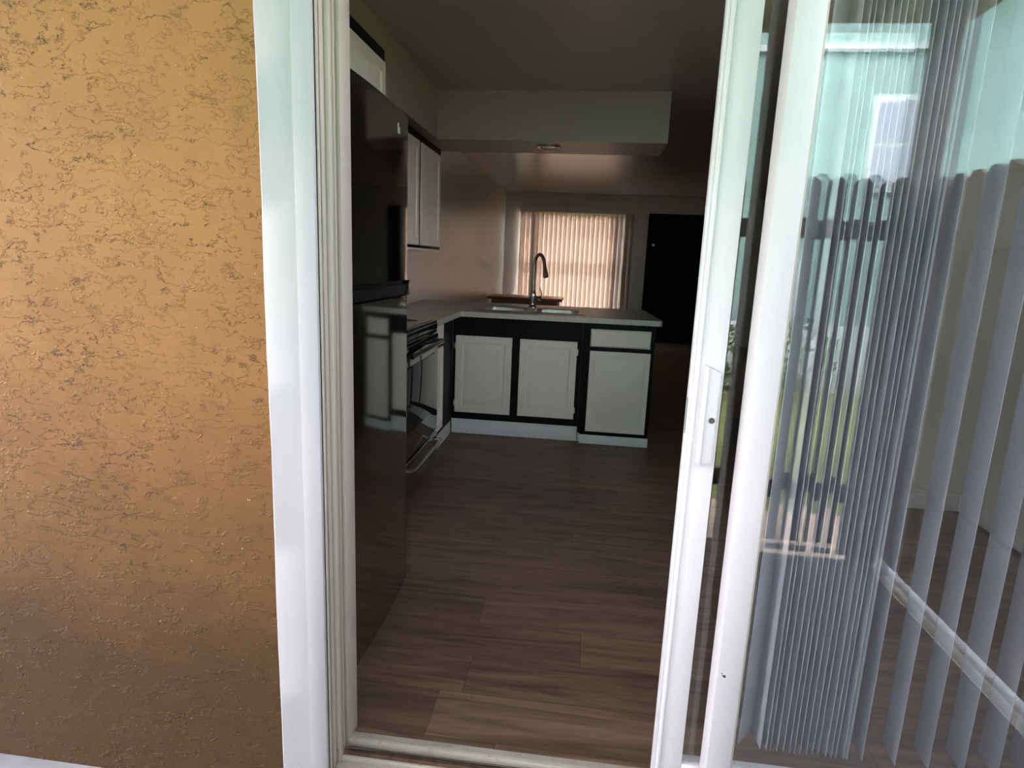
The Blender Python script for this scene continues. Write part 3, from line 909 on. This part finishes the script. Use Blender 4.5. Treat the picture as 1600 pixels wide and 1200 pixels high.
# ================================================================== PATIO AND BEYOND (seen in the glass)
ftz = 1.72
def picket(x0, x1, y0, y1, z0, z1, axis):
    c = min(.028, abs((x1 - x0) if axis == 'x' else (y1 - y0)) * .32)
    if axis == 'x':
        return MB().prism([(x0, z0), (x1, z0), (x1, z1 - c), (x1 - c, z1), (x0 + c, z1), (x0, z1 - c)], y0, y1, 'y')
    return MB().prism([(y0, z0), (y1, z0), (y1, z1 - c), (y1 - c, z1), (y0 + c, z1), (y0, z1 - c)], x0, x1, 'x')
fb = thing('picket_fence', 'dark dog-eared wooden fence at the back of the patio', 'fence', (-1, -.42, -.1))
x = 1.402
while x > -4.1:
    picket(x - .082, x, -.455, -.437, -.085, ftz + random.uniform(-.008, .008), 'x').build('picket', M['fence'], fb)
    x -= .082 + .032
for z in (1.44, .20):
    MB().box(-4.15, 1.40, -.437, -.40, z, z + .085, .003).build('rail', M['fence'], fb)
fs = thing('picket_fence', 'dark dog-eared wooden fence closing the right side of the patio', 'fence', (1.52, .4, -.1))
y = -.36
k = 0
while y < 1.25:
    gap = .022 if k in (0, 1) else .004
    picket(1.515, 1.533, y, y + .098, -.07, ftz + random.uniform(-.006, .006), 'y').build('picket', M['fence'], fs)
    y += .098 + gap
    k += 1
for z in (1.40, .30):
    MB().box(1.485, 1.515, -.36, 1.27, z, z + .085, .003).build('rail', M['fence'], fs)
ps = thing('porch_post', 'square dark porch post at the fence corner', 'post', (1.44, -.38, -.1))
MB().box(1.352, 1.482, -.398, -.27, -.10, 2.46, .004).build('shaft', M['post'], ps)
MB().box(1.347, 1.484, -.399, -.262, -.10, .02, .004).build('base_trim', M['post'], ps)

hs_ = thing('neighbor_house', 'teal stucco neighbouring house beyond the fence, reflected in the glass', 'house', (0, -8, -.2))
Yn = -6.4
MB().box(-14, 4.9, Yn - .3, Yn, -.24, 4.9).box(4.6, 4.9, Yn, -1.2, -.24, 4.6).build('wall', M['teal'], hs_)
MB().box(-14, 4.55, Yn - .0, Yn + .06, 4.08, 4.16).box(4.2, 5.2, Yn + .35, -1.2, 4.62, 4.9).build('fascia', M['fascia'], hs_)
wf = MB().box(3.55, 4.25, Yn, Yn + .05, 2.35, 3.55, .004).build('window', M['fascia'], hs_)
MB().box(3.60, 4.20, Yn + .05, Yn + .055, 2.42, 2.92).box(3.60, 4.20, Yn + .05, Yn + .055, 2.98, 3.48).build('pane', M['darkpane'], wf)
wf = MB().box(2.2, 2.9, Yn, Yn + .05, .55, 1.45, .004).build('window', M['fascia'], hs_)
MB().box(2.25, 2.85, Yn + .05, Yn + .055, .60, 1.40).build('pane', M['darkpane'], wf)

def shrub(cx, cy, r, hgt, label):
    t = thing('shrub', label, 'shrub', (cx, cy, -.24), 'shrubs on the lawn beyond the fence')
    rnd = random.Random(int(cx * 100))
    m = MB()
    for k in range(420):
        a = rnd.uniform(0, 2 * PI); u = rnd.uniform(-1, 1); rr = r * rnd.uniform(.6, 1)
        s_ = math.sqrt(1 - u * u)
        c = Vector((cx + rr * s_ * math.cos(a), cy + rr * s_ * math.sin(a), hgt / 2 - .1 + u * hgt / 2))
        n = Vector((rnd.uniform(-1, 1), rnd.uniform(-1, 1), rnd.uniform(-.3, 1))).normalized()
        p = n.orthogonal().normalized() * .045; q_ = n.cross(p).normalized() * .022
        vs = [m.bm.verts.new(c + d) for d in (p, q_, -p, -q_)]
        m.bm.faces.new(vs)
    m.build('foliage', M['leaf'], t)
    MB().tube([(cx, cy, -.24), (cx, cy, hgt * .5)], [.03, .015], 8).build('stem', M['wood'], t)
shrub(1.75, -4.6, .35, .75, 'round dark shrub on the lawn, left one behind the fence')
shrub(2.55, -4.9, .40, .85, 'round dark shrub on the lawn, right one behind the fence')
wl = thing('garden_wall', 'low white garden wall in front of the teal house', 'wall', (0, -5.6, -.24))
MB().box(-8, 4.4, -5.7, -5.6, -.24, .62, .005).build('wall_body', M['fascia'], wl)
